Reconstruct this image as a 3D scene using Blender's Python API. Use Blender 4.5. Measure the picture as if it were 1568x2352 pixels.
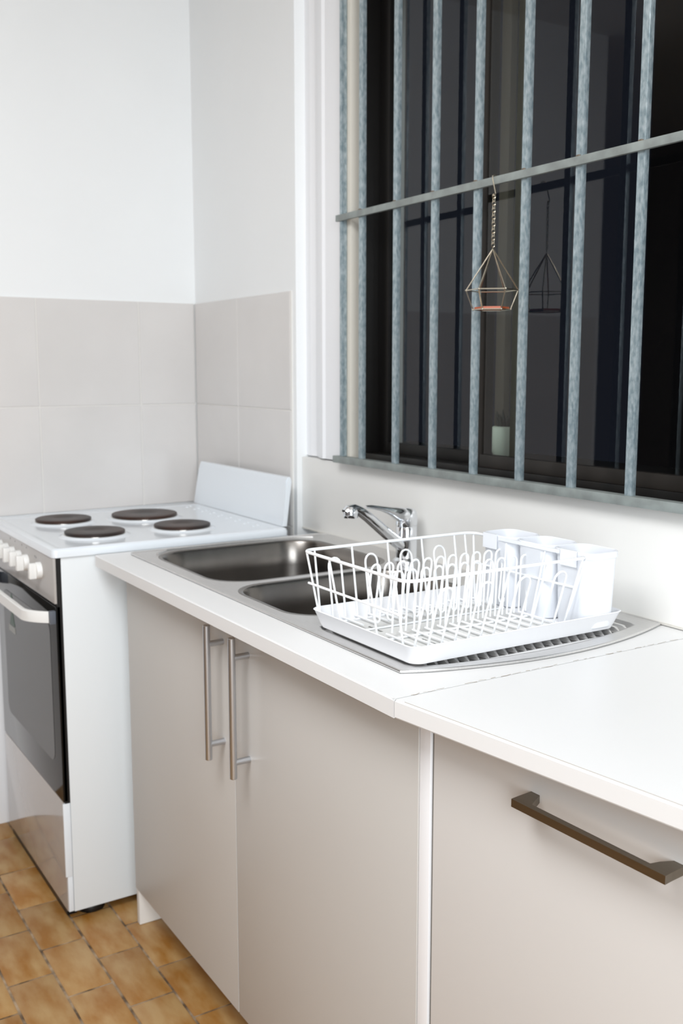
import bpy, bmesh, math, random
from mathutils import Vector, Matrix
random.seed(7)
for o in list(bpy.data.objects): bpy.data.objects.remove(o)
S = bpy.context.scene
COL = S.collection
R = math.radians

# ---------------------------------------------------------------- camera
W, H = 1568, 2352
cam = bpy.data.cameras.new('camera')
camo = bpy.data.objects.new('camera', cam); COL.objects.link(camo)
yaw, pit, rol, fpx = R(31.8785), R(-8.0991), R(-0.025), 2309.69
fw = Vector((-math.cos(yaw)*math.cos(pit), math.sin(yaw)*math.cos(pit), math.sin(pit)))
rt = fw.cross(Vector((0, 0, 1))).normalized(); up = rt.cross(fw)
r2 = math.cos(rol)*rt + math.sin(rol)*up; u2 = -math.sin(rol)*rt + math.cos(rol)*up
m = Matrix((r2, u2, -fw)).transposed().to_4x4(); m.translation = Vector((2.9805, -1.3091, 1.32736))
camo.matrix_world = m
cam.sensor_fit = 'VERTICAL'; cam.sensor_height = 36; cam.lens = fpx/H*36
cam.clip_start = 0.02
cam.dof.use_dof = True; cam.dof.focus_distance = 1.32; cam.dof.aperture_fstop = 7.5
S.camera = camo
# ---------------------------------------------------------------- world, lights, exposure
w = bpy.data.worlds.new('night'); S.world = w; w.use_nodes = True
w.node_tree.nodes['Background'].inputs[0].default_value = (0.012, 0.014, 0.022, 1)
w.node_tree.nodes['Background'].inputs[1].default_value = 0.6
S.view_settings.view_transform = 'Standard'; S.view_settings.look = 'None'
S.view_settings.gamma = 1; S.view_settings.use_curve_mapping = False
S.view_settings.exposure = 0.0
def area(name, loc, target, sx, sy, power, color):
    l = bpy.data.lights.new(name, 'AREA'); l.shape = 'RECTANGLE'; l.size = sx; l.size_y = sy
    l.energy = power; l.color = color
    o = bpy.data.objects.new(name, l); COL.objects.link(o); o.location = loc
    o.rotation_euler = (Vector(target)-Vector(loc)).to_track_quat('-Z', 'Y').to_euler()
area('ceiling_light', (2.0, -1.65, 2.52), (1.95, -1.5, 0), 1.0, 1.0, 36, (0.965, 0.985, 1.0))
area('doorway_daylight', (4.35, -1.7, 1.55), (0.0, -0.9, 1.0), 1.5, 1.9, 80, (0.915, 0.965, 1.0))

# ---------------------------------------------------------------- materials
def lin(c): return tuple(((v/255)/12.92 if v/255 <= .04045 else ((v/255+.055)/1.055)**2.4) for v in c)+(1,)
def mat(name, rgb, rough=.5, metal=0, coat=0, noise=0, nscale=20, bump=0, bscale=60, spec=.5, rnd=0, rgb2=None, stretch=None):
    M = bpy.data.materials.new(name); M.use_nodes = True; nt = M.node_tree; b = nt.nodes['Principled BSDF']
    b.inputs['Base Color'].default_value = lin(rgb); b.inputs['Roughness'].default_value = rough
    b.inputs['Metallic'].default_value = metal; b.inputs['Coat Weight'].default_value = coat
    b.inputs['Specular IOR Level'].default_value = spec
    tc = nt.nodes.new('ShaderNodeTexCoord'); src = tc.outputs['Object']
    if stretch:
        mp = nt.nodes.new('ShaderNodeMapping'); mp.inputs['Scale'].default_value = stretch
        nt.links.new(src, mp.inputs['Vector']); src = mp.outputs['Vector']
    if noise or rgb2:
        n = nt.nodes.new('ShaderNodeTexNoise'); n.inputs['Scale'].default_value = nscale; n.inputs['Detail'].default_value = 5
        nt.links.new(src, n.inputs['Vector'])
        if rnd:
            oi = nt.nodes.new('ShaderNodeObjectInfo'); va = nt.nodes.new('ShaderNodeVectorMath'); va.operation = 'ADD'
            sc = nt.nodes.new('ShaderNodeMath'); sc.operation = 'MULTIPLY'; sc.inputs[1].default_value = 37
            nt.links.new(oi.outputs['Random'], sc.inputs[0]); nt.links.new(src, va.inputs[0]); nt.links.new(sc.outputs[0], va.inputs[1])
            nt.links.new(va.outputs[0], n.inputs['Vector'])
        cr = nt.nodes.new('ShaderNodeValToRGB'); e = cr.color_ramp.elements
        c1 = lin(rgb); c2 = lin(rgb2) if rgb2 else tuple(v*(1-noise) for v in c1[:3])+(1,)
        e[0].position = .35; e[1].position = .68; e[0].color = c2; e[1].color = c1
        nt.links.new(n.outputs['Fac'], cr.inputs['Fac']); out = cr.outputs['Color']
        if rnd:
            hs = nt.nodes.new('ShaderNodeHueSaturation'); mr = nt.nodes.new('ShaderNodeMapRange')
            mr.inputs['To Min'].default_value = 1-rnd; mr.inputs['To Max'].default_value = 1+rnd
            nt.links.new(oi.outputs['Random'], mr.inputs['Value']); nt.links.new(mr.outputs[0], hs.inputs['Value'])
            nt.links.new(out, hs.inputs['Color']); out = hs.outputs['Color']
        nt.links.new(out, b.inputs['Base Color'])
    if bump:
        n2 = nt.nodes.new('ShaderNodeTexNoise'); n2.inputs['Scale'].default_value = bscale; n2.inputs['Detail'].default_value = 3
        nt.links.new(src, n2.inputs['Vector'])
        bp = nt.nodes.new('ShaderNodeBump'); bp.inputs['Strength'].default_value = bump; bp.inputs['Distance'].default_value = .002
        nt.links.new(n2.outputs['Fac'], bp.inputs['Height']); nt.links.new(bp.outputs[0], b.inputs['Normal'])
    return M
M = dict(
 wall=mat('painted_wall', (245, 247, 248), .6, noise=.02, nscale=3, bump=.05, bscale=40),
 trim=mat('gloss_white_paint', (244, 245, 248), .3),
 cream=mat('cream_paint', (226, 221, 210), .45),
 ceil=mat('ceiling_paint', (240, 240, 238), .8),
 dim=mat('dim_room_grey', (128, 124, 124), .8),  # unseen walls, coloured dark so the glass reflects a dim room
 wtile=mat('wall_tile_glaze', (223, 220, 218), .22, noise=.05, nscale=4, bump=.10, bscale=9, rnd=.012),
 grout=mat('wall_grout', (228, 226, 222), .8),
 ftile=mat('ochre_floor_tile', (178, 144, 96), .40, rgb2=(154, 104, 42), nscale=17, bump=.25, bscale=45, rnd=.10, stretch=(.6, 1.5, 1)),
 fgrout=mat('floor_grout', (176, 152, 124), .85, rgb2=(84, 66, 48), nscale=26),
 lam=mat('white_laminate', (229, 229, 229), .32, noise=.01, nscale=3),
 lam2=mat('splashback_laminate', (240, 239, 236), .32),
 edge=mat('white_edge_strip', (236, 234, 229), .35),
 door=mat('warm_grey_door', (201, 198, 194), .42, noise=.02, nscale=3),
 door_lit=mat('lit_grey_drawer_front', (210, 207, 204), .42, noise=.02, nscale=3),  # door grey lightened: the stronger light on this front put into the colour
 carc=mat('white_board', (238, 237, 234), .45),
 dark=mat('dark_gap', (30, 28, 26), .7),
 grey=mat('grey_seal', (120, 118, 114), .6),
 enamel=mat('white_enamel', (232, 238, 244), .18, coat=.3),
 enamel2=mat('white_side_panel', (228, 233, 236), .35),
 panel=mat('control_panel_face', (180, 176, 173), .25),
 drawerm=mat('glossy_drawer_face', (176, 170, 166), .10, coat=.6),
 plastic=mat('white_plastic', (238, 238, 236), .35),
 blackp=mat('black_plastic', (14, 15, 17), .4),
 handleg=mat('grey_handle_cap', (92, 98, 108), .45),
 oglass=mat('oven_door_glass', (20, 20, 20), .06, coat=.0, spec=.25),
 ovenw=mat('oven_window', (46, 46, 45), .12, spec=.3),
 burner=mat('cast_iron_plate', (38, 32, 30), .42, metal=.3, rgb2=(66, 42, 30), nscale=9, bump=.1),
 ring=mat('bright_steel_ring', (190, 186, 180), .18, metal=1),
 steel=mat('brushed_sink_steel', (226, 225, 224), .36, metal=1, noise=.08, nscale=40, stretch=(1, 12, 1)),
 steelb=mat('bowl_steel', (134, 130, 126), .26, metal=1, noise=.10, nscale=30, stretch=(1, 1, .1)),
 nickel=mat('brushed_nickel', (200, 203, 208), .36, metal=1, noise=.05, nscale=60, stretch=(1, 1, .05)),
 bronze=mat('dark_brushed_bronze', (132, 124, 112), .38, metal=1, noise=.12, nscale=80, stretch=(.1, 1, 1)),
 chrome=mat('chrome', (235, 238, 242), .06, metal=1),
 wire=mat('white_coated_wire', (246, 248, 250), .28),
 tray=mat('white_tray_plastic', (243, 244, 247), .48),
 mat_=mat('tray_floor_grey', (222, 222, 220), .5),
 cup=mat('white_cup_plastic', (240, 243, 249), .35),
 galv=mat('galvanised_steel', (184, 197, 202), .34, metal=.4, rgb2=(134, 152, 160), nscale=150, bump=.4, bscale=120, stretch=(1, 1, .5)),
 galvd=mat('galvanised_rail', (158, 166, 164), .5, metal=.3, rgb2=(136, 142, 140), nscale=30, bump=.2, bscale=90),
 weld=mat('rusty_weld', (120, 104, 88), .6, metal=.4),
 frame=mat('dark_bronze_frame', (20, 18, 17), .4, metal=.2),
 brown=mat('brown_stile', (36, 31, 27), .45, metal=.2),
 olive=mat('olive_band_grey', (90, 85, 76), .5),
 brass=mat('pale_brass', (224, 215, 196), .25, metal=1),
 amber=mat('amber_dish', (176, 84, 44), .35),
 pot=mat('pale_green_pot', (206, 218, 204), .5),
 leaf=mat('dark_leaf', (28, 34, 26), .6),
 night=mat('night_dark', (46, 41, 44), .9, noise=.1, nscale=2),
 ink=mat('dark_print', (120, 120, 118), .6),
 green=mat('green_print', (46, 78, 58), .4),
 label=mat('sticker_film', (150, 152, 148), .4),
 silic=mat('sealant', (214, 211, 204), .5),
 chip=mat('worn_line', (172, 163, 153), .7),
)
def glassmat():
    g = bpy.data.materials.new('window_glass'); g.use_nodes = True; nt = g.node_tree; nt.nodes.clear()
    o = nt.nodes.new('ShaderNodeOutputMaterial'); mx = nt.nodes.new('ShaderNodeMixShader'); fr = nt.nodes.new('ShaderNodeFresnel')
    fr.inputs['IOR'].default_value = 1.5
    t = nt.nodes.new('ShaderNodeBsdfTransparent'); t.inputs[0].default_value = (.93, .95, .94, 1)
    gl = nt.nodes.new('ShaderNodeBsdfGlossy'); gl.inputs['Roughness'].default_value = .015
    ge = nt.nodes.new('ShaderNodeNewGeometry'); mu = nt.nodes.new('ShaderNodeMath'); mu.operation = 'MULTIPLY'; sb = nt.nodes.new('ShaderNodeMath'); sb.operation = 'SUBTRACT'; sb.inputs[0].default_value = 1
    nt.links.new(ge.outputs['Backfacing'], sb.inputs[1]); nt.links.new(fr.outputs[0], mu.inputs[0]); nt.links.new(sb.outputs[0], mu.inputs[1]); nt.links.new(mu.outputs[0], mx.inputs[0]); nt.links.new(t.outputs[0], mx.inputs[1]); nt.links.new(gl.outputs[0], mx.inputs[2])
    nt.links.new(mx.outputs[0], o.inputs[0]); return g
M['glass'] = glassmat()

# ---------------------------------------------------------------- mesh helpers
def link(name, bm, mt, parent=None, smooth=True, loc=None):
    me = bpy.data.meshes.new(name)
    bmesh.ops.recalc_face_normals(bm, faces=bm.faces)
    bm.to_mesh(me); bm.free()
    if smooth:
        for p in me.polygons: p.use_smooth = True
        me.set_sharp_from_angle(angle=R(35))
    me.materials.append(M[mt] if isinstance(mt, str) else mt)
    o = bpy.data.objects.new(name, me); COL.objects.link(o)
    if parent: o.parent = parent
    if loc: o.location = loc
    return o
def tag(o, label, cat, group=None):
    o['label'] = label; o['category'] = cat
    if group: o['group'] = group
    return o
def struct(o): o['kind'] = 'structure'; return o
def empty(name, loc=(0, 0, 0), rz=0):
    o = bpy.data.objects.new(name, None); COL.objects.link(o); o.location = loc; o.rotation_euler = (0, 0, rz)
    o.empty_display_size = .05; return o
def box(bm, x0, x1, y0, y1, z0, z1, bev=0, seg=2):
    vs = [bm.verts.new((x, y, z)) for x in (x0, x1) for y in (y0, y1) for z in (z0, z1)]
    f = [bm.faces.new([vs[i] for i in q]) for q in ((0, 1, 3, 2), (4, 6, 7, 5), (0, 4, 5, 1), (2, 3, 7, 6), (0, 2, 6, 4), (1, 5, 7, 3))]
    if bev:
        es = {e for q in f for e in q.edges}
        bmesh.ops.bevel(bm, geom=list(es), offset=bev, segments=seg, affect='EDGES', profile=.6)
    return bm
def B(*a, **k): return box(bmesh.new(), *a, **k)
def tube(bm, pts, r, n=8, closed=False, cap=True):
    pts = [Vector(p) for p in pts]; N = len(pts); rs = r if isinstance(r, (list, tuple)) else [r]*N
    rings = []; prev = None
    for i, p in enumerate(pts):
        if closed: t = (pts[(i+1) % N]-pts[i-1])
        else: t = pts[min(i+1, N-1)]-pts[max(i-1, 0)]
        t.normalize()
        if prev is None:
            a = Vector((0, 0, 1)) if abs(t.z) < .9 else Vector((1, 0, 0)); u = t.cross(a).normalized()
        else:
            u = prev-t*prev.dot(t)
            u.normalize()
        prev = u; v = t.cross(u)
        rings.append([bm.verts.new(p+(u*math.cos(2*math.pi*k/n)+v*math.sin(2*math.pi*k/n))*rs[i]) for k in range(n)])
    for i in range(N if closed else N-1):
        a, b = rings[i], rings[(i+1) % N]
        for k in range(n): bm.faces.new((a[k], a[(k+1) % n], b[(k+1) % n], b[k]))
    if cap and not closed: bm.faces.new(rings[0][::-1]); bm.faces.new(rings[-1])
    return bm
def T(*a, **k): return tube(bmesh.new(), *a, **k)
def rrect(x0, x1, y0, y1, r, n=6):
    out = []
    for cx, cy, a0 in ((x1-r, y1-r, 0), (x0+r, y1-r, 90), (x0+r, y0+r, 180), (x1-r, y0+r, 270)):
        for k in range(n+1):
            a = R(a0+90*k/n); out.append((cx+r*math.cos(a), cy+r*math.sin(a)))
    return out
def loft(bm, loops, cap0=False, cap1=False):
    rs = [[bm.verts.new(p) for p in L] for L in loops]
    for a, b in zip(rs, rs[1:]):
        n = len(a)
        for k in range(n): bm.faces.new((a[k], a[(k+1) % n], b[(k+1) % n], b[k]))
    if cap0: bm.faces.new(rs[0][::-1])
    if cap1: bm.faces.new(rs[-1])
    return bm
def lathe(bm, prof, c, n=32, cap0=True, cap1=True):
    return loft(bm, [[(c[0]+r*math.cos(2*math.pi*k/n), c[1]+r*math.sin(2*math.pi*k/n), c[2]+z) for k in range(n)] for r, z in prof], cap0, cap1)
def plate_holes(bm, outer, holes, z, thick):
    """flat plate with holes, top at z"""
    def ring(pts, zz): return [bm.verts.new((x, y, zz)) for x, y in pts]
    for zz in (z, z-thick):
        es = []
        for L in [outer]+holes:
            r = ring(L, zz)
            es += [bm.edges.new((r[i], r[(i+1) % len(r)])) for i in range(len(r))]
        bmesh.ops.triangle_fill(bm, edges=es, use_beauty=True, use_dissolve=False)
    for L in [outer]+holes:
        a = ring(L, z); b = ring(L, z-thick)
        for i in range(len(a)): bm.faces.new((a[i], a[(i+1) % len(a)], b[(i+1) % len(a)], b[i]))
    bmesh.ops.remove_doubles(bm, verts=bm.verts, dist=1e-6)
    return bm
def arc(c, r, a0, a1, n=8):
    return [(c[0]+r*math.cos(R(a0+(a1-a0)*k/n)), c[1]+r*math.sin(R(a0+(a1-a0)*k/n))) for k in range(n+1)]

# ================================================================ SETTING
# floor: grout bed + separate tiles laid along x in running bond
floor = struct(link('floor', B(-2.1, 4.6, -3.3, .3, -.06, -.0022), 'fgrout', smooth=False))
def tile_bm(w, d, h):
    bm = B(0, w, 0, d, -h, 0, bev=.004, seg=2); return bm
TW, TD = .2045, .1005
tm = None; stuff = bmesh.new()
for j in range(-26, 8):
    y0 = -.559+TD*j
    off = (.989 if j % 2 == 0 else .886)
    for i in range(-6, 20):
        x0 = off+TW*i
        if x0 > 4.4 or x0 < -.35: continue
        near = (-1.55 < y0 < -.40 and x0 > -.15 and x0 < 2.2)
        if near:
            if tm is None:
                t0 = link('tile', tile_bm(TW-.0042, TD-.0042, .008), 'ftile', floor); tm = t0.data; o = t0
            else:
                o = bpy.data.objects.new('tile', tm); COL.objects.link(o); o.parent = floor
            o.location = (x0+.0021, y0+.0021, random.uniform(-.0006, .0004))
            o.rotation_euler = (random.uniform(-.003, .003), random.uniform(-.002, .002), random.uniform(-.004, .004))
        else:
            box(stuff, x0+.003, x0+TW-.003, y0+.003, y0+TD-.003, -.008, 0)
so = link('tile', stuff, 'ftile', floor, smooth=False); so['kind'] = 'stuff'

LA = R(1.6)
wl = struct(link('wall_left', B(-.14, -.006, -1.62, .14, 0, 2.6), 'wall', smooth=False)); wl.rotation_euler = (0, 0, LA)
def wtile(parent, x0, x1, y0, y1, z0, z1):
    return link('tile', B(x0, x1, y0, y1, z0, z1, bev=.0015, seg=1), 'wtile', parent)
ZT, TT = 1.5315, .3138
link('grout', B(-.007, -.0018, -1.6, 0, .905, ZT-.001), 'grout', wl, smooth=False)
for row in range(2):
    z1 = ZT-TT*row
    ys = [0, -.186]+[-.186-TT*k for k in range(1, 5)]
    for a, b in zip(ys, ys[1:]): wtile(wl, -.008, 0, b+.0015, a-.0015, z1-TT+.0015, z1-.0015)
# back wall: tiled nib beside the stove, then the window wall with its opening
XN, XW0, XW1, ZS, ZH = .640, .870, 2.75, 1.095, 2.28
YW = .044
wb = bmesh.new()
box(wb, -.14, XN, .006, .35, 0, 2.6)
wallb = struct(link('wall_back', wb, 'wall', smooth=False))
link('grout', B(0, .622, .0018, .007, .3, ZT-.001), 'grout', wallb, smooth=False)
for row in range(4):
    z1 = ZT-TT*row
    wtile(wallb, .0015, .3006, 0, .008, z1-TT+.0015, z1-.0015)
    wtile(wallb, .3036, .6172, 0, .008, z1-TT+.0015, z1-.0015)
wb = bmesh.new()
box(wb, XN, XW0, YW, .16, 0, 2.6); box(wb, XW1, 4.6, YW, .16, 0, 2.6)
box(wb, XW0, XW1, YW, .16, 0, ZS-.012); box(wb, XW0, XW1, YW, .16, ZH, 2.6)
struct(link('wall_window', wb, 'wall', smooth=False))
wr = struct(link('wall_right', B(4.5, 4.6, -3.3, .04, 0, 2.6), 'dim', smooth=False))
wf = struct(link('wall_front', B(-2.1, 4.6, -3.4, -3.3, 0, 2.6), 'dim', smooth=False))
struct(link('wall_added', B(-2.2, -2.1, -3.4, .35, 0, 2.6), 'dim', smooth=False))  # added unseen wall; the opening before it keeps the glass reflection dark
struct(link('ceiling', B(-2.2, 4.6, -3.4, .35, 2.6, 2.7), 'ceil', smooth=False))
struct(link('trim_1', B(.0, .068, -1.6, -.004, 0, .900, bev=.002), 'trim'))          # low boxed ledge under the left tiles
# moulded architrave left of the window
prof = [(XN, YW), (XN, .036), (.668, .034), (.690, .038), (.712, .030), (.732, .020), (.752, .014), (.764, .012), (.772, .017), (.780, .017), (.842, .016), (.850, .0125), (.862, .0125), (.872, .016), (.872, YW)]
a = bmesh.new(); loft(a, [[(x, y, z) for x, y in prof] for z in (ZS+.004, 2.4)], True, True)
struct(link('trim_2', a, 'trim', smooth=False))
# cream lining of the window opening
lb = bmesh.new(); box(lb, .8725, .897, .0125, .0435, ZS+.0005, ZH, bev=.002); box(lb, XW1-.016, XW1, .02, .14, ZS, ZH); 
struct(link('trim_3', lb, 'cream'))
# splashback panel under the window
sp = empty('splashback_panel', (.69, .033, .9)); tag(sp, 'plain off-white splashback panel between the benchtop and the barred window', 'splashback')
a = bmesh.new(); box(a, .642, 3.4, .0216, YW-.0006, .9012, ZS, bev=.0015)
o = link('panel', a, 'lam2', sp); o.matrix_parent_inverse = Matrix.Translation((-.69, -.033, -.9))
a = bmesh.new(); box(a, .645, 3.4, .0185, .0216, .9012, .9045)
o = link('sealant_bead', a, 'silic', sp, smooth=False); o.matrix_parent_inverse = Matrix.Translation((-.69, -.033, -.9))

# window
wn = bmesh.new()
box(wn, .886, 2.733, .046, .13, ZS-.010, ZS+.028, bev=.002); box(wn, .886, 2.733, .046, .13, ZH-.04, ZH-.001, bev=.002)
box(wn, .886, .912, .046, .13, ZS+.028, ZH-.04, bev=.002); box(wn, 2.705, 2.733, .046, .13, ZS+.028, ZH-.04, bev=.002)
win = struct(link('window_1', wn, 'frame'))
def sash(x0, x1, y, st, mt, th=.010):
    f = bmesh.new()
    box(f, x0, x0+(st if th > .006 else .022), y-th, y+th, ZS+.028, ZH-.04, bev=.0015); box(f, x1-st, x1, y-.010, y+.010, ZS+.028, ZH-.04, bev=.0015)
    box(f, x0+(st if th > .006 else .022), x1-st, y-.010, y+.010, ZS+.028, ZS+.055, bev=.0015); box(f, x0+(st if th > .006 else .022), x1-st, y-.010, y+.010, ZH-.08, ZH-.04, bev=.0015)
    link('sash_frame', f, mt, win)
    link('window_glass', B(x0+(st if th > .006 else .022), x1-st, y-.002, y+.002, ZS+.055, ZH-.08), 'glass', win, smooth=False)
sash(.912, 1.319, .095, .040, 'frame')
sash(1.322, 2.705, .060, .036, 'brown', .005)
link('olive_band', B(1.322, 1.364, .150, .157, ZS, ZH, bev=.002), 'olive', win)  # plain olive-grey upright bands behind the panes
link('olive_band', B(1.119, 1.150, .280, .300, ZS+.03, ZH, bev=.002), 'olive', win)
struct(link('trim_4', B(.6, 3.0, .165, .42, 1.04, 1.118, bev=.003), 'frame'))      # outer sill
struct(link('night_backdrop', B(-.5, 4.5, 2.6, 2.7, 0, 3.2), 'night', smooth=False))  # added dark sheet standing in for the night darkness behind the glass

# reflection in the pane, modelled as a pot added outside the glass
pt = empty('reflected_pot', (1.24, .215, 1.118)); tag(pt, 'small pale green pot with a dark plant, standing in for a reflection in the window glass', 'plant pot')
a = bmesh.new(); lathe(a, [(.020, 0), (.030, .004), (.036, .016), (.037, .055), (.034, .066), (.030, .069), (.030, .060)], (0, 0, .012))
link('pot', a, 'pot', pt)
for k in range(3):
    a = bmesh.new(); lathe(a, [(.004, 0), (.004, .016)], (.02*math.cos(k*2.1), .02*math.sin(k*2.1), 0), n=8)
    link('foot', a, 'leaf', pt)
a = bmesh.new()
for k in range(16):
    an = k*2.4; rr = .006+.018*((k % 5)/5); h = .03+.02*random.random()
    p = Vector((rr*math.cos(an), rr*math.sin(an), .068)); q = p+Vector((.012*math.cos(an), .012*math.sin(an), h))
    tube(a, [p, (p+q)/2, q], [.003, .006, .001], n=6)
link('plant', a, 'leaf', pt)['kind'] = 'stuff'

# ================================================================ SECURITY GRILLE
YG = .004
gr = empty('security_grille', (.862, YG, ZS)); tag(gr, 'galvanised steel security grille of upright bars over the dark window', 'grille')
GI = Matrix.Translation((-.862, -YG, -ZS))
def gp(name, bm, mt):
    o = link(name, bm, mt, gr); o.matrix_parent_inverse = GI; return o
barm = None
for i in range(13):
    x = .9622+.13924*i
    if barm is None:
        barm = gp('upright_bar', B(-.0078, .0078, -.0055, .0055, 0, 1.14, bev=.0012), 'galv'); o = barm
    else:
        o = barm.copy(); COL.objects.link(o)
    o.location = (x, YG, ZS+.018)
gp('bottom_rail', B(.846, 2.72, YG-.012, YG+.010, ZS+.002, ZS+.019, bev=.0015), 'galvd')
gp('top_rail', B(.862, 2.72, YG-.012, YG+.012, 2.252, 2.272, bev=.0015), 'galvd')
gp('cross_bar', B(.862, 2.72, YG-.0125, YG-.0045, 1.6765, 1.6915, bev=.0012), 'galvd')
gp('side_rail', B(.8735, .8835, YG-.008, YG+.007, ZS+.019, 2.252, bev=.0015), 'galv')
gp('side_rail', B(2.712, 2.722, YG-.011, YG+.013, ZS+.019, 2.252, bev=.0015), 'galv')
wm = None
for i in range(13):
    x = .9622+.13924*i
    a = bmesh.new(); bmesh.ops.create_icosphere(a, subdivisions=1, radius=.0035)
    for v in a.verts: v.co = Vector((v.co.x*1.8, v.co.y, v.co.z*.8))
    if wm is None: wm = gp('weld', a, 'weld'); o = wm
    else: a.free(); o = wm.copy(); COL.objects.link(o)
    o.location = (x, YG-.0075, 1.6925)

# ================================================================ HANGING ORNAMENT
HX, HY = 1.4465, YG-.0155
hg = empty('hanging_ornament', (HX, HY, 1.695)); tag(hg, 'pale gold wire geometric cage hanging on a chain from the grille cross bar', 'ornament')
HI = Matrix.Translation((-HX, -HY, -1.695))
def hp(name, bm, mt, sm=True):
    o = link(name, bm, mt, hg, sm); o.matrix_parent_inverse = HI; return o
hp('hook', T([(HX-.006, YG-.001, 1.6900), (HX-.006, YG-.003, 1.6935), (HX-.006, YG-.009, 1.6945), (HX-.006, YG-.0150, 1.6925), (HX-.005, YG-.0152, 1.686), (HX+.004, HY, 1.658), (HX+.003, HY, 1.654), (HX-.001, HY, 1.656)], .0012, n=6), 'brass')
a = bmesh.new(); nl = 15; z0, z1 = 1.657, 1.560; L = (z0-z1)/nl
for k in range(nl):
    zc = z0-L*(k+.5); ring = []
    for q in range(10):
        an = 2*math.pi*q/10; dx = .0030*math.cos(an); dz = (L*.68)*math.sin(an)
        ring.append((HX+dx, HY, zc+dz) if k % 2 else (HX+dx*.5, HY+dx*.86, zc+dz))
    tube(a, ring, .0008, n=5, closed=True)
hp('chain', a, 'brass')
ZR, ZB, RR, RB = 1.478, 1.441, .050, .036
A0 = 50
top = Vector((HX, HY, 1.556))
up6 = [Vector((HX+RR*math.cos(R(A0+60*k)), HY+RR*math.sin(R(A0+60*k)), ZR)) for k in range(6)]
lo6 = [Vector((HX+RB*math.cos(R(A0+60*k)), HY+RB*math.sin(R(A0+60*k)), ZB)) for k in range(6)]
sh = Vector((0, 0, 0)); up6 = [v+sh for v in up6]; lo6 = [v+sh for v in lo6]; top2 = top
a = bmesh.new()
for k in range(6):
    tube(a, [top2, up6[k]], .0013, n=6); tube(a, [up6[k], lo6[k]], .0013, n=6)
    tube(a, [up6[k], up6[(k+1) % 6]], .0011, n=6); tube(a, [lo6[k], lo6[(k+1) % 6]], .0011, n=6)
    bmesh.ops.create_icosphere(a, subdivisions=1, radius=.0024, matrix=Matrix.Translation(up6[k]))
    bmesh.ops.create_icosphere(a, subdivisions=1, radius=.0020, matrix=Matrix.Translation(lo6[k]))
hp('wire_cage', a, 'brass')
a = bmesh.new(); loft(a, [[(HX+(v.x-HX)*.93, HY+(v.y-HY)*.93, z) for v in lo6] for z in (ZB+.001, ZB+.005)], True, True)
hp('dish', a, 'amber', False)

# ================================================================ BENCH 1 (sink)
CH, CT = .900, .026
b1 = bmesh.new()
out = [(.7295, -.582)] + [(1.9405, -.582), (1.9405, .0205), (.7295, .0205)]
holes = [rrect(.785, 1.545, -.492, -.012, .03), rrect(1.565, 1.862, -.494, -.018, .03)]
plate_holes(b1, out, holes, CH, CT)
es = [e for e in b1.edges if len(e.link_faces) == 2 and all(abs(v.co.y+.582) < 1e-5 for v in e.verts) and abs(e.verts[0].co.x-e.verts[1].co.x) > .1]
bmesh.ops.bevel(b1, geom=es, offset=.0025, segments=3, affect='EDGES')
o = link('benchtop', b1, 'lam'); tag(o, 'off-white laminate benchtop holding the steel sink, chipped front edge', 'benchtop')
# bench 2 set at a slight angle
BR = R(7.356); PX, PY = 1.9439, -.582
def w2(s, t): return (PX+s*math.cos(BR)-t*math.sin(BR), PY+s*math.sin(BR)+t*math.cos(BR))
b2 = bmesh.new(); o2 = [(1.9425, -.5822), w2(1.5, 0), (w2(1.5, 0)[0], .0205), (1.9425, .0205)]
lp = [[(x, y, z) for x, y in o2] for z in (CH-CT, CH)]
loft(b2, lp, True, True)
es = [e for e in b2.edges if all(v.co.y < -.3 for v in e.verts) and abs(e.verts[0].co.x-e.verts[1].co.x) > .1]
bmesh.ops.bevel(b2, geom=es, offset=.0025, segments=3, affect='EDGES')
o = link('benchtop', b2, 'lam'); tag(o, 'white laminate benchtop nearest the camera, right of the joint line', 'benchtop')
link('edge_line', T([(w2(.015, .003)[0], w2(.015, .003)[1], CH+.0001), (w2(1.0, .003)[0], w2(1.0, .003)[1], CH+.0001)], .00045, n=5), 'chip', o)
# chipped joint: a broken run of dark worn flecks
a = bmesh.new(); y = -.565
while y < .015:
    l = random.uniform(.004, .022)
    if random.random() < .72: tube(a, [(1.9400+random.uniform(-.002, .001), y, CH+.0001), (1.9405+random.uniform(-.002, .001), y+l*.5, CH+.0002), (1.9400+random.uniform(-.002, .001), y+l, CH+.0001)], random.uniform(.00025, .0006), n=5)
    y += l+random.uniform(.002, .010)
link('joint_wear', a, 'chip', o)['kind'] = 'stuff'

# ---------------------------------------------------------------- sink
sk = empty('kitchen_sink', (1.24, -.25, CH)); tag(sk, 'stainless steel sink with two bowls and a ridged drainer set into the bench', 'sink')
SI = Matrix.Translation((-1.24, .25, -CH))
def skp(name, bm, mt, sm=True, par=None):
    o = link(name, bm, mt, par or sk, sm); o.matrix_parent_inverse = SI if par is None else Matrix(); return o
so_ = [(.766, -.504), (.772, -.510)] + [(1.856, -.5105)]
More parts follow.
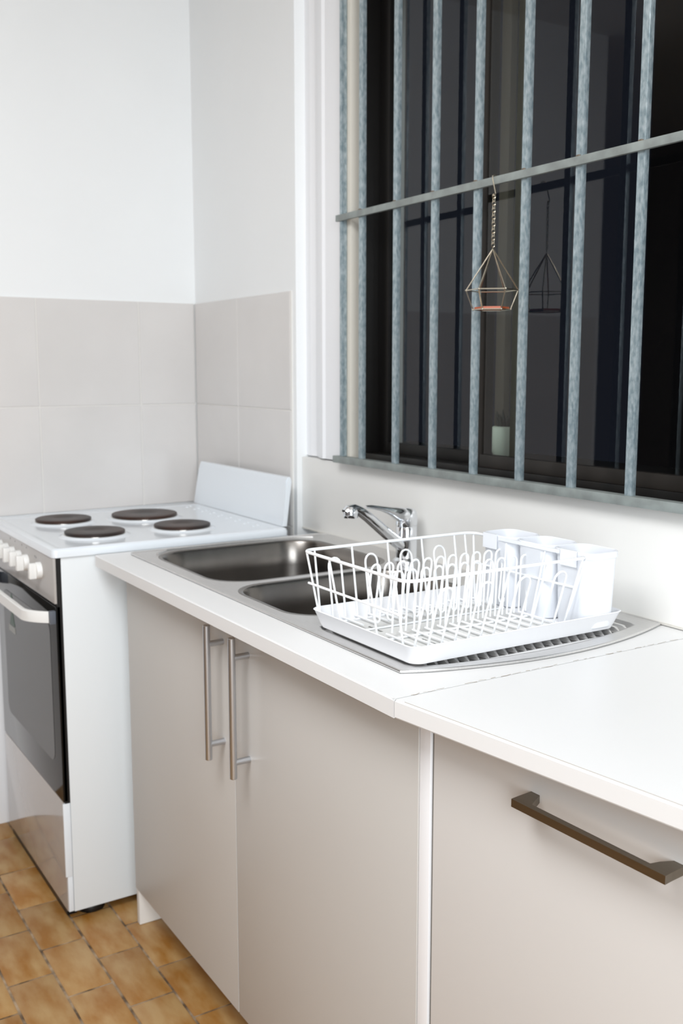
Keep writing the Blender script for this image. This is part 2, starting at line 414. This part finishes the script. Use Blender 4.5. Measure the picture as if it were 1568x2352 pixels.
# right end bows outward
for k in range(1, 16):
    t = k/16; so_.append((1.858+.050*(1-(2*t-1)**2)+.006*t, -.510+.524*t))
so_ += [(1.864, .0145), (1.860, .017), (.775, .017), (.768, .010)]
bw1 = rrect(.802, 1.198, -.478, -.055, .085, 8); bw2 = rrect(1.228, 1.522, -.482, -.085, .075, 8); 
def recess(i):
    o = [(1.597, -.487+i), (1.830, -.487+i), (1.848-i*.7, -.478+i)]
    for k in range(1, 12):
        t = k/12; o.append((1.852-i+.030*(1-(2*t-1)**2)-.0*t, -.474+.440*t))
    o += [(1.850-i, -.030-i), (1.835, -.024-i), (1.597, -.024-i), (1.582+i*.6, -.030-i), (1.575+i, -.045), (1.575+i, -.466), (1.582+i*.6, -.481+i)]
    return o
dr = recess(0)
ZK = CH+.0042
a = bmesh.new(); plate_holes(a, so_, [bw1, bw2, dr], ZK, .0035)
skp('sink_top', a, 'steel', True)
skp('rim_bead', T([(x, y, ZK-.0010) for x, y in so_], .0022, n=8, closed=True), 'steel')
def bowl(x0, x1, y0, y1, r, depth):
    L = []
    for ins, z in ((-.004, ZK+.0002), (0, ZK+.0006), (.004, ZK-.001), (.007, ZK-.006), (.012, ZK-.06), (.018, ZK-depth+.04), (.024, ZK-depth+.018), (.038, ZK-depth+.005), (.06, ZK-depth)):
        L.append([(x, y, z) for x, y in rrect(x0+ins, x1-ins, y0+ins, y1-ins, max(r-ins*.4, .03), 8)])
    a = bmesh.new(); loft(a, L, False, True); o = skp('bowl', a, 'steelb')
    cx, cy = (x0+x1)/2, (y0+y1)/2
    d = bmesh.new(); lathe(d, [(.042, 0), (.040, .003), (.028, .002), (.026, .001)], (cx, cy, ZK-depth), n=24); 
    skp('drain', d, 'steel', True, o)
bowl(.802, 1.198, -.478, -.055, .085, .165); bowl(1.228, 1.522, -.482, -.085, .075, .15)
# raised ledge around the big bowl's far end
skp('bowl_ledge', T([(.792+.03, -.466, ZK+.0015), (.788, -.43, ZK+.002), (.782, -.25, ZK+.002), (.788, -.09, ZK+.002), (.81, -.045, ZK+.0015)], .0035, n=8), 'steel')
a = bmesh.new()
loft(a, [[(x, y, z) for x, y in recess(i)] for i, z in ((-.001, ZK+.0002), (.0006, ZK-.0002), (.003, ZK-.0075))], False, True)
pn = skp('drainer_pan', a, 'steel')
a = bmesh.new(); yy = -.462
while yy < -.045:
    L = []
    for x, s in ((1.588, .1), (1.60, 1), (1.846, 1), (1.858, .1)):
        L.append([(x, yy-.0058*s, ZK-.0070), (x, yy-.003*s, ZK-.0070+.0083*s), (x, yy+.003*s, ZK-.0070+.0083*s), (x, yy+.0058*s, ZK-.0070)])
    loft(a, L, True, True); yy += .0186
skp('drainer_ridges', a, 'steel')
# ---------------------------------------------------------------- tap
tx, ty = 1.190, -.026
tp = empty('mixer_tap', (tx, ty, ZK)); tag(tp, 'chrome single lever mixer tap behind the sink bowls', 'tap')
TI = Matrix.Translation((-tx, -ty, -ZK))
def tpp(name, bm): o = link(name, bm, 'chrome', tp); o.matrix_parent_inverse = TI; return o
a = bmesh.new(); lathe(a, [(.030, 0), (.030, .004), (.0265, .007), (.0236, .010), (.0236, .045), (.0232, .0765), (.0225, .0775), (.0225, .079), (.0236, .080), (.0238, .082)], (tx, ty, ZK))
tpp('tap_body', a)
def flat(pts, ws, hs, n=14):
    L = []; pts = [Vector(p) for p in pts]
    for i, p in enumerate(pts):
        t = (pts[min(i+1, len(pts)-1)]-pts[max(i-1, 0)]).normalized(); s = t.cross(Vector((0, 0, 1))).normalized(); v = s.cross(t)
        L.append([tuple(p+s*ws[i]*math.cos(2*math.pi*k/n)+v*hs[i]*math.sin(2*math.pi*k/n)) for k in range(n)])
    a = bmesh.new(); loft(a, L, True, True); return a
z = ZK
a = bmesh.new(); lathe(a, [(.0236, .0822), (.0240, .092), (.0236, .104), (.0215, .113), (.016, .118), (.006, .120)], (tx, ty, ZK))
tpp('cartridge_cap', a)
tpp('lever', flat([(tx, ty+.008, z+.100), (tx, ty-.008, z+.103), (tx+.001, ty-.024, z+.108), (tx+.001, ty-.045, z+.116), (tx+.001, ty-.070, z+.1235), (tx+.001, ty-.095, z+.1285), (tx+.001, ty-.110, z+.1300)], [.018, .0235, .023, .016, .012, .012, .006], [.012, .0175, .0155, .0090, .0055, .0045, .003]))
tpp('spout', flat([(tx, ty-.005, z+.030), (tx, ty-.03, z+.048), (tx+.001, ty-.065, z+.076), (tx+.003, ty-.105, z+.108), (tx+.004, ty-.126, z+.122), (tx+.005, ty-.142, z+.129), (tx+.006, ty-.158, z+.1285), (tx+.006, ty-.166, z+.124)],
     [.0165, .017, .0165, .016, .016, .016, .0145, .009], [.0125, .013, .0125, .0115, .0105, .0095, .008, .005]))
a = bmesh.new(); lathe(a, [(.0148, .110), (.0155, .111), (.0155, .118), (.0150, .1185), (.0160, .1195), (.0160, .128), (.013, .134), (.006, .136)], (tx+.006, ty-.150, z)); tpp('aerator', a)

# ================================================================ BASE CABINETS
YD = -.530
cb = empty('sink_cabinet', (1.36, -.25, 0)); tag(cb, 'warm grey two-door base cabinet under the sink', 'cabinet')
CI = Matrix.Translation((-1.36, .25, 0))
def cbp(name, bm, mt, sm=True, lab=None):
    o = link(name, bm, mt, cb, sm); o.matrix_parent_inverse = CI
    if lab: o['label'] = lab
    return o
a = bmesh.new(); box(a, .7885, .804, YD+.002, .015, 0, CH-CT, bev=.001); cbp('side_panel', a, 'carc')
a = bmesh.new(); box(a, 1.910, 1.9245, YD+.019, .015, 0, CH-CT, bev=.001); cbp('side_panel', a, 'carc')
cbp('bottom_panel', B(.804, 1.910, YD+.019, .015, .092, .108), 'carc')
cbp('back_panel', B(.804, 1.910, .0, .012, .108, CH-CT-.2), 'carc')
cbp('kickboard', B(.804, 1.910, YD+.07, YD+.085, 0, .09), 'door')
cbp('front_rail', B(.804, 1.910, YD+.019, YD+.034, .845, CH-CT), 'carc')
def barhandle(door, x, z0, z1):
    h = bmesh.new(); tube(h, [(x, YD-.033, z0), (x, YD-.033, z0+.0008), (x, YD-.033, z1-.0008), (x, YD-.033, z1)], [.0060, .0067, .0067, .0060], n=16)
    for zz in (z0+.030, z1-.036): tube(h, [(x, YD-.033, zz), (x, YD+.0002, zz)], .0058, n=12)
    o = link('handle', h, 'nickel', door); o['label'] = 'brushed steel bar handle'; o.matrix_parent_inverse = Matrix()
for x0, x1, hx in ((.7885, 1.3495, 1.306), (1.3522, 1.9255, 1.4125)):
    d = cbp('door', B(x0, x1, YD, YD+.016, .090, .868, bev=.0012), 'door'); barhandle(d, hx, .5965, .857)
fp = link('filler_panel', B(1.9268, 1.9500, YD+.0015, YD+.11, .0, CH-CT, bev=.001), 'trim'); tag(fp, 'narrow white upright panel between the two base cabinets', 'panel')

c2 = empty('drawer_cabinet', (w2(.6, .3)[0], w2(.6, .3)[1], 0), BR); tag(c2, 'grey-white base cabinet at right with a dark bar drawer handle', 'cabinet')
def c2p(name, bm, mt, sm=True):   # bm given in local bench frame (s,t,z) relative to pivot
    for v in bm.verts: v.co.x -= .6; v.co.y -= .3
    return link(name, bm, mt, c2, sm)
YL = .052
def loc(x, y):
    dx, dy = x-PX, y-PY; return (dx*math.cos(BR)+dy*math.sin(BR), -dx*math.sin(BR)+dy*math.cos(BR))
def prism(pts, z0, z1): a = bmesh.new(); loft(a, [[(x, y, z) for x, y in pts] for z in (z0, z1)], True, True); return a
c2p('seal_strip', B(.0145, .0185, YL+.004, YL+.03, 0, CH-CT), 'grey', False)
fl = (w2(.0205, YL+.018)[0], w2(.0205, YL+.018)[1])
c2p('side_panel', prism([loc(*q) for q in ((fl[0]+.004, fl[1]), (fl[0]+.018, fl[1]+.002), (fl[0]+.018, -.03), (fl[0]+.004, -.03))], 0, CH-CT), 'carc', False)
c2p('side_panel', B(.905, .920, YL+.018, .40, 0, CH-CT), 'carc', False)
c2p('bottom_panel', prism([loc(fl[0]+.018, fl[1]+.003), (.905, YL+.018), (.905, .40), loc(fl[0]+.018, -.05)], .092, .108), 'carc', False)
c2p('kickboard', B(.034, .905, YL+.07, YL+.085, 0, .09), 'door', False)
dd = c2p('drawer_front', B(.0200, .920, YL, YL+.016, .090, .868, bev=.0012), 'door_lit')
h = bmesh.new()
def quadbar(bm, P, Q, wz, wy):
    pass
s0, s1, zc0, zc1, yo, th, hh = .186, .394, .8185, .8065, YL-.035, .009, .0049
def hb(bm, a_, b_, z_a, z_b, y0, y1, hz):
    L = [[(a_, y0, z_a-hz), (a_, y1, z_a-hz), (a_, y1, z_a+hz), (a_, y0, z_a+hz)], [(b_, y0, z_b-hz), (b_, y1, z_b-hz), (b_, y1, z_b+hz), (b_, y0, z_b+hz)]]
    loft(bm, L, True, True)
# one closed outline seen from above, slanted legs widening to the feet
outl = [(s0, yo), (s1, yo), (s1, yo+.012), (s1+.001, YL), (s1-.012, YL), (s1-.020, yo+th+.012), (s1-.024, yo+th), (s0+.024, yo+th), (s0+.020, yo+th+.010), (s0+.014, YL), (s0+.001, YL), (s0, yo+.012)]
def zc(s): return zc0+(zc1-zc0)*(s-s0)/(s1-s0)
loft(h, [[(s, t, zc(s)-hh) for s, t in outl], [(s, t, zc(s)+hh) for s, t in outl]], False, False)
bmesh.ops.holes_fill(h, edges=h.edges)
for v in h.verts: v.co.x -= .6; v.co.y -= .3
ho = link('handle', h, 'bronze', dd, False); ho['label'] = 'dark bronze flat bar handle'

# ================================================================ STOVE
SX0, SX1, SY0, SY1, SZ = .128, .700, -.670, -.055, .9165
stv = empty('electric_stove', ((SX0+SX1)/2, (SY0+SY1)/2, 0)); tag(stv, 'white upright electric stove with four black hotplates in the corner', 'stove')
II = Matrix.Translation((-(SX0+SX1)/2, -(SY0+SY1)/2, 0))
def sv(name, bm, mt, sm=True, par=None):
    o = link(name, bm, mt, par or stv, sm); o.matrix_parent_inverse = II if par is None else Matrix(); return o
a = bmesh.new(); box(a, SX0, SX1, SY0+.016, SY1, .022, .8955, bev=.0015); sv('body', a, 'enamel2')
a = bmesh.new(); box(a, SX0+.006, SX1-.001, SY0+.004, SY0+.016, .30, .8955); sv('front_gap', a, 'blackp', False)
# hob: pressed plate with a rolled edge and a slightly sunk field
def lp(ins, z, r): return [(x, y, z) for x, y in rrect(SX0-.004+ins, SX1+.004-ins, SY0-.004+ins, SY1-ins, r, 5)]
a = bmesh.new(); loft(a, [lp(.004, .8965, .010), lp(0, .8965, .012), lp(0, .908, .012), lp(.002, .9135, .012), lp(.007, .9165, .012), lp(.016, .9168, .010), lp(.022, .9148, .010), lp(.030, .9144, .010)], True, True)
hob = sv('hob', a, 'enamel')
for bx, by, br in ((.286, -.523, .073), (.539, -.519, .0735), (.316, -.303, .0895), (.551, -.289, .0725)):
    zz = .9144
    a = bmesh.new(); lathe(a, [(br+.016, 0), (br+.010, .0013), (br+.006, .0042), (br+.003, .0051), (br+.001, .0048)], (bx, by, zz), n=48, cap0=False, cap1=True); d = sv('dish_ring', a, 'enamel', par=hob)
    a = bmesh.new(); lathe(a, [(br+.001, .0040), (br+.0022, .0048), (br+.0022, .0062), (br+.0008, .0068), (br-.001, .0068)], (bx, by, zz), n=48, cap0=False, cap1=True); sv('steel_ring', a, 'ring', par=hob)
    a = bmesh.new(); lathe(a, [(br+.0004, .0067), (br+.0010, .0120), (br-.0010, .0134), (br-.006, .0139), (br*.75, .0141), (br*.38, .0138), (br*.32, .0125), (.004, .0123)], (bx, by, zz), n=48, cap0=False, cap1=True); sv('hotplate', a, 'burner', par=hob)
a = bmesh.new()
for k in range(9):
    for q in range(2):
        bmesh.ops.create_uvsphere(a, u_segments=8, v_segments=6, radius=.005, matrix=Matrix.Translation((.17+.055*k+.012*q, -.10-.018*q, .9140)) @ Matrix.Diagonal((1.4, 1, .5, 1)))
sv('vent_bumps', a, 'enamel', par=hob)['kind'] = 'stuff'
# splash guard at the back
a = bmesh.new()
gl = []
for (yy, zz) in ((-.062, .917), (-.050, .917), (-.034, 1.040), (-.038, 1.047), (-.046, 1.046), (-.050, 1.036)): gl.append((yy, zz))
loft(a, [[(x, y, z) for y, z in gl] for x in (.108, .683)], True, True)
for v in a.verts:
    if v.co.x < .2: v.co.x += (v.co.z-.917)*.16
bmesh.ops.bevel(a, geom=[e for e in a.edges if all(abs(v.co.x-.683) < 1e-4 or v.co.x < .2 for v in e.verts) and abs(e.verts[0].co.x-e.verts[1].co.x) < .01 and e.verts[0].co.z > 1.0 and e.verts[1].co.z > 1.0], offset=.003, segments=2, affect='EDGES')
sv('splash_guard', a, 'enamel')
# control panel
a = bmesh.new(); box(a, SX0, SX1, SY0-.002, SY0+.004, .7885, .8955, bev=.001); cp = sv('control_panel', a, 'panel')
for k, kx in enumerate((.590, .472, .405, .340, .276, .212)):
    kb = bmesh.new(); Z = .850; y0 = SY0-.002
    L = [[(kx+r*math.cos(2*math.pi*i/24), y0-d, Z+r*math.sin(2*math.pi*i/24)) for i in range(24)] for r, d in ((.0205, .0), (.0205, .009), (.019, .012), (.008, .012))]
    loft(kb, L, True, True)
    box(kb, kx-.0075, kx+.0075, y0-.028, y0-.010, Z-.019, Z+.019, bev=.003)
    sv('knob', kb, 'plastic', par=cp)
pa = bmesh.new()
for x, z_ in ((.545, .877), (.556, .876), (.47, .887), (.425, .887), (.36, .887), (.31, .887)): box(pa, x-.002, x+.002, SY0-.0024, SY0-.0018, z_-.002, z_+.002)
sv('printed_marks', pa, 'ink', False, par=cp)['kind'] = 'stuff'
# oven door
a = bmesh.new(); box(a, SX0+.002, SX1-.001, SY0+.000, SY0+.012, .304, .782, bev=.0015); od = sv('oven_door', a, 'oglass')
a = bmesh.new(); loft(a, [[(x, SY0-.0008, z) for x, z in rrect(SX0+.07, SX1-.055, .385, .735, .03, 5)], [(x, SY0+.0005, z) for x, z in rrect(SX0+.07, SX1-.055, .385, .735, .03, 5)]], True, True)
ow = sv('oven_window', a, 'ovenw', par=od)
# handle: bowed white bar with grey caps
def hpf(u):  # u in 0..1 along x from left to right
    x = SX0+.030+(SX1-SX0-.040)*u; e = min(u, 1-u)
    d = .050*min(1, math.sin(min(e/.14, 1)*math.pi/2)**.8)+.006 if e > 0 else .008
    return x, SY0-d
L = []
for k in range(41):
    u = k/40; x, y = hpf(u)
    L.append([(x, y-.004, .743), (x, y+.005, .743), (x, y+.005, .7695), (x, y-.002, .7695), (x, y-.004, .767)])
a = bmesh.new(); loft(a, L, True, True); hd = sv('handle', a, 'plastic', par=od); hd['label'] = 'white bowed oven handle'
for x0 in (SX0+.024, SX1-.014):
    sv('handle_cap', B(x0, x0+.014, SY0-.014, SY0+.000, .741, .772, bev=.002), 'handleg', par=od)
stk = bmesh.new(); box(stk, .25, .315, SY0-.0016, SY0-.0009, .628, .645); sv('energy_sticker', stk, 'label', False, par=od)
stk = bmesh.new(); loft(stk, [[(.262, y, .648), (.312, y, .648), (.287, y, .700)] for y in (SY0-.0016, SY0-.0009)], True, True)
loft(stk, [[(.268, y, .712), (.306, y, .712), (.287, y, .735)] for y in (SY0-.0016, SY0-.0009)], True, True)
sv('energy_sticker', stk, 'green', False, par=od)
# lower drawer
a = bmesh.new(); box(a, SX0, SX1-.004, SY0+.001, SY0+.0150, .024, .301, bev=.002); sv('drawer', a, 'drawerm')
a = bmesh.new(); box(a, SX1-.005, SX1-.0005, SY0+.003, SY0+.0150, .024, .115, bev=.001); box(a, SX1-.005, SX1+.0008, SY0-.002, SY0+.0150, .115, .300, bev=.001); sv('drawer_edge', a, 'enamel')
sv('under_stove_shade', B(SX0+.02, SX1-.03, SY0+.006, SY0+.030, .001, .024), 'blackp', False)  # black box added as the dark contact shadow beneath the stove front
for fx in (SX0+.05, SX1-.045):
    for fy in (SY0+.070, SY1-.05):
        a = bmesh.new(); lathe(a, [(.034, 0), (.036, .008), (.034, .016), (.030, .023)], (fx, fy, .0), n=20); sv('foot', a, 'blackp')

# ================================================================ DISH RACK
ZT0 = CH+.0058                                   # drainer surface
tr = empty('drip_tray', (1.716, -.28, ZT0)); tag(tr, 'white plastic drip tray lying on the ridged sink drainer', 'tray')
KI = Matrix.Translation((-1.716, .28, -ZT0))
X0, X1, Y0, Y1 = 1.572, 1.864, -.496, -.068
def tl(ins, z, r=.018): return [(x, y, z) for x, y in rrect(X0+ins, X1-ins, Y0+ins, Y1-ins, r, 6)]
a = bmesh.new(); loft(a, [tl(.016, ZT0, .014), tl(.011, ZT0+.0015, .018), tl(.009, ZT0+.006), tl(.0015, ZT0+.0285), tl(0, ZT0+.0300), tl(.0012, ZT0+.0310), tl(.0026, ZT0+.0300), tl(.0036, ZT0+.0285), tl(.0115, ZT0+.006, .016), tl(.014, ZT0+.0038, .014)], True, True)
o = link('tray_body', a, 'tray', tr); o.matrix_parent_inverse = KI
a = bmesh.new(); box(a, X0+.03, X1-.03, Y0+.03, Y1-.09, ZT0+.0040, ZT0+.0046); o = link('floor_mat', a, 'mat_', tr, False); o.matrix_parent_inverse = KI
a = bmesh.new()
def squig(x, y, n, s):
    for k in range(n):
        tube(a, [(x+s*(k+.9*q/6), y+s*.8*math.sin(q*2.1+k*1.7)*.6, ZT0+.0048) for q in range(7)], .00028, n=4)
squig(1.645, -.426, 6, .0065); squig(1.752, -.398, 2, .006); squig(1.775, -.398, 3, .004)
o = link('moulded_lettering', a, 'ink', tr); o['kind'] = 'stuff'; o.matrix_parent_inverse = KI

bk = empty('dish_rack', (1.70, -.33, ZT0+.004)); tag(bk, 'white coated wire dish rack standing in the drip tray', 'dish rack')
BI = Matrix.Translation((-1.70, .33, -(ZT0+.004)))
def bp(name, bm, mt='wire', lab=None):
    o = link(name, bm, mt, bk); o.matrix_parent_inverse = BI; return o
ZR_, ZF = 1.032, ZT0+.0062+.0042
rx0, rx1, ry0, ry1 = 1.566, 1.859, -.505, -.150      # rim
fx0, fx1, fy0, fy1 = 1.586, 1.822, -.480, -.160      # floor
bp('rim', T([(x, y, ZR_) for x, y in rrect(rx0, rx1, ry0, ry1, .020, 6)], .0026, n=10, closed=True))
def mixz(z): return (z-ZF)/(ZR_-ZF)
def side(p, z): # p = function of blend
    return p
WR = .0018
def upr(bx, by, tx_, ty_, ztop=ZR_-.001):
    return T([(bx, by, ZF), (tx_, ty_, ztop)], WR, n=7)
PIT = .025; ys = [-.465+PIT*k for k in range(13)]
def tyv(y): return y
def loopb(p0, p1, q0, q1, n=8):
    """inverted U: feet p0,p1 ; shoulder points q0,q1"""
    p0, p1, q0, q1 = map(Vector, (p0, p1, q0, q1)); c = (q0+q1)/2; s = (q1-q0)/2; u = ((q0-p0)+(q1-p1)).normalized()*s.length
    pts = [p0]+[c-s*math.cos(math.pi*k/n)+u*math.sin(math.pi*k/n)*1.15 for k in range(n+1)]+[p1]
    return T(pts, WR, n=7)
for side_x, fx in ((rx1, fx1), (rx0, fx0)):
    k = 0; YS = ys if side_x == rx1 else [-.482+.0243*q for q in range(14)]
    while k < len(YS):
        y = YS[k]
        bp('upright_wire', upr(fx, y, side_x, tyv(y)+.0)); k += 1
        if k+1 < len(YS):
            ya, yb = YS[k], YS[k+1]; t = .73
            sx = fx+(side_x-fx)*t; zs = ZF+(ZR_-ZF)*t
            bp('wire_loop', loopb((fx, ya, ZF), (fx, yb, ZF), (sx, tyv(ya)*t+ya*(1-t), zs), (sx, tyv(yb)*t+yb*(1-t), zs)))
            k += 2
for sy, fy in ((ry0, fy0), (ry1, fy1)):
    for f in (0.05, .29, .665, .905) if sy == ry0 else (0.02, .33, .66, .98):
        x = fx0+(fx1-fx0)*f; xt = rx0+(rx1-rx0)*f; x = xt-.012*f if sy == ry0 else x
        bp('upright_wire', upr(x, fy, max(rx0+.003, min(rx1-.003, xt)), sy))
    zz = .978; t = mixz(zz); yy = fy+(sy-fy)*t; xa = fx0+(rx0-fx0)*t; xb = fx1+(rx1-fx1)*t
    bp('cross_wire', T([(xa-.004, yy-.003 if sy < -.3 else yy+.003, zz), (xb-.014, yy-.003 if sy < -.3 else yy+.003, zz)], .0021, n=8))
a = bmesh.new()
for y in ys:
    tube(a, [(fx0-.002, y, ZF), (1.650, y, ZF)], WR, n=7); tube(a, [(1.716, y, ZF), (fx1+.002, y, ZF)], WR, n=7)
for x in (1.60, 1.668, 1.735, 1.800): tube(a, [(x, fy0-.002, ZF-.0035), (x, fy1+.002, ZF-.0035)], WR, n=7)
bp('floor_wires', a)
for k in range(11):    # two rows of plate dividers
    y = -.425+.0262*k
    bp('plate_divider', loopb((1.716, y-.004, ZF), (1.716, y+.012, ZF), (1.713, y+.0015, 1.0035), (1.713, y+.0185, 1.0035)))
    bp('plate_divider', loopb((1.667, y-.0205, ZF+.014), (1.667, y-.006, ZF+.014), (1.648, y+.0015, 1.0035), (1.648, y+.0185, 1.0035)))
    q = bmesh.new()
    tube(q, [(1.667, y-.006, ZF+.0145), (1.6685, y-.0045, ZF+.009), (1.669, y-.0002, ZF+.006), (1.6685, y+.0042, ZF+.009), (1.667, y+.0057, ZF+.0145)], WR, n=7)
    bp('plate_divider', q)
# ---------------------------------------------------------------- cutlery holder
ch = empty('cutlery_holder', (1.73, -.118, ZT0+.005)); tag(ch, 'white plastic three-cup cutlery holder clipped to the back of the dish rack', 'cutlery holder')
HI2 = Matrix.Translation((-1.73, .118, -(ZT0+.005)))
cups = ((1.591, 1.681), (1.683, 1.772), (1.774, 1.864))
for x0, x1 in cups:
    def cl(ins, z, r, bt=0): return [(x, y, z) for x, y in rrect(x0+ins, x1-ins, -.153+ins*.7, -.078-ins, r, 6)]
    a = bmesh.new(); zb, zt = ZT0+.0052, 1.037
    loft(a, [cl(.0085, zb, .018), cl(.0055, zb+.003, .022), cl(.002, zt-.012, .022), cl(.0, zt-.010, .022), cl(0, zt-.001, .022), cl(.0012, zt, .022), cl(.0025, zt-.001, .021), cl(.0045, zt-.014, .02), cl(.012, zb+.004, .018)], True, True)
    o = link('cup', a, 'cup', ch); o.matrix_parent_inverse = HI2
for x0, x1 in ((1.606, 1.642), (1.800, 1.836)):
    a = bmesh.new(); loft(a, [[(x, -.1525, 1.0385), (x, -.1560, 1.0385), (x, -.1562, 1.012), (x, -.1545, 1.012), (x, -.1543, 1.0370), (x, -.1525, 1.0370)] for x in (x0, x1)], True, True)
    o = link('clip', a, 'cup', ch, False); o.matrix_parent_inverse = HI2
a = B(1.645, 1.798, -.1548, -.1531, 1.0290, 1.0350); o = link('join_strip', a, 'cup', ch, False); o.matrix_parent_inverse = HI2
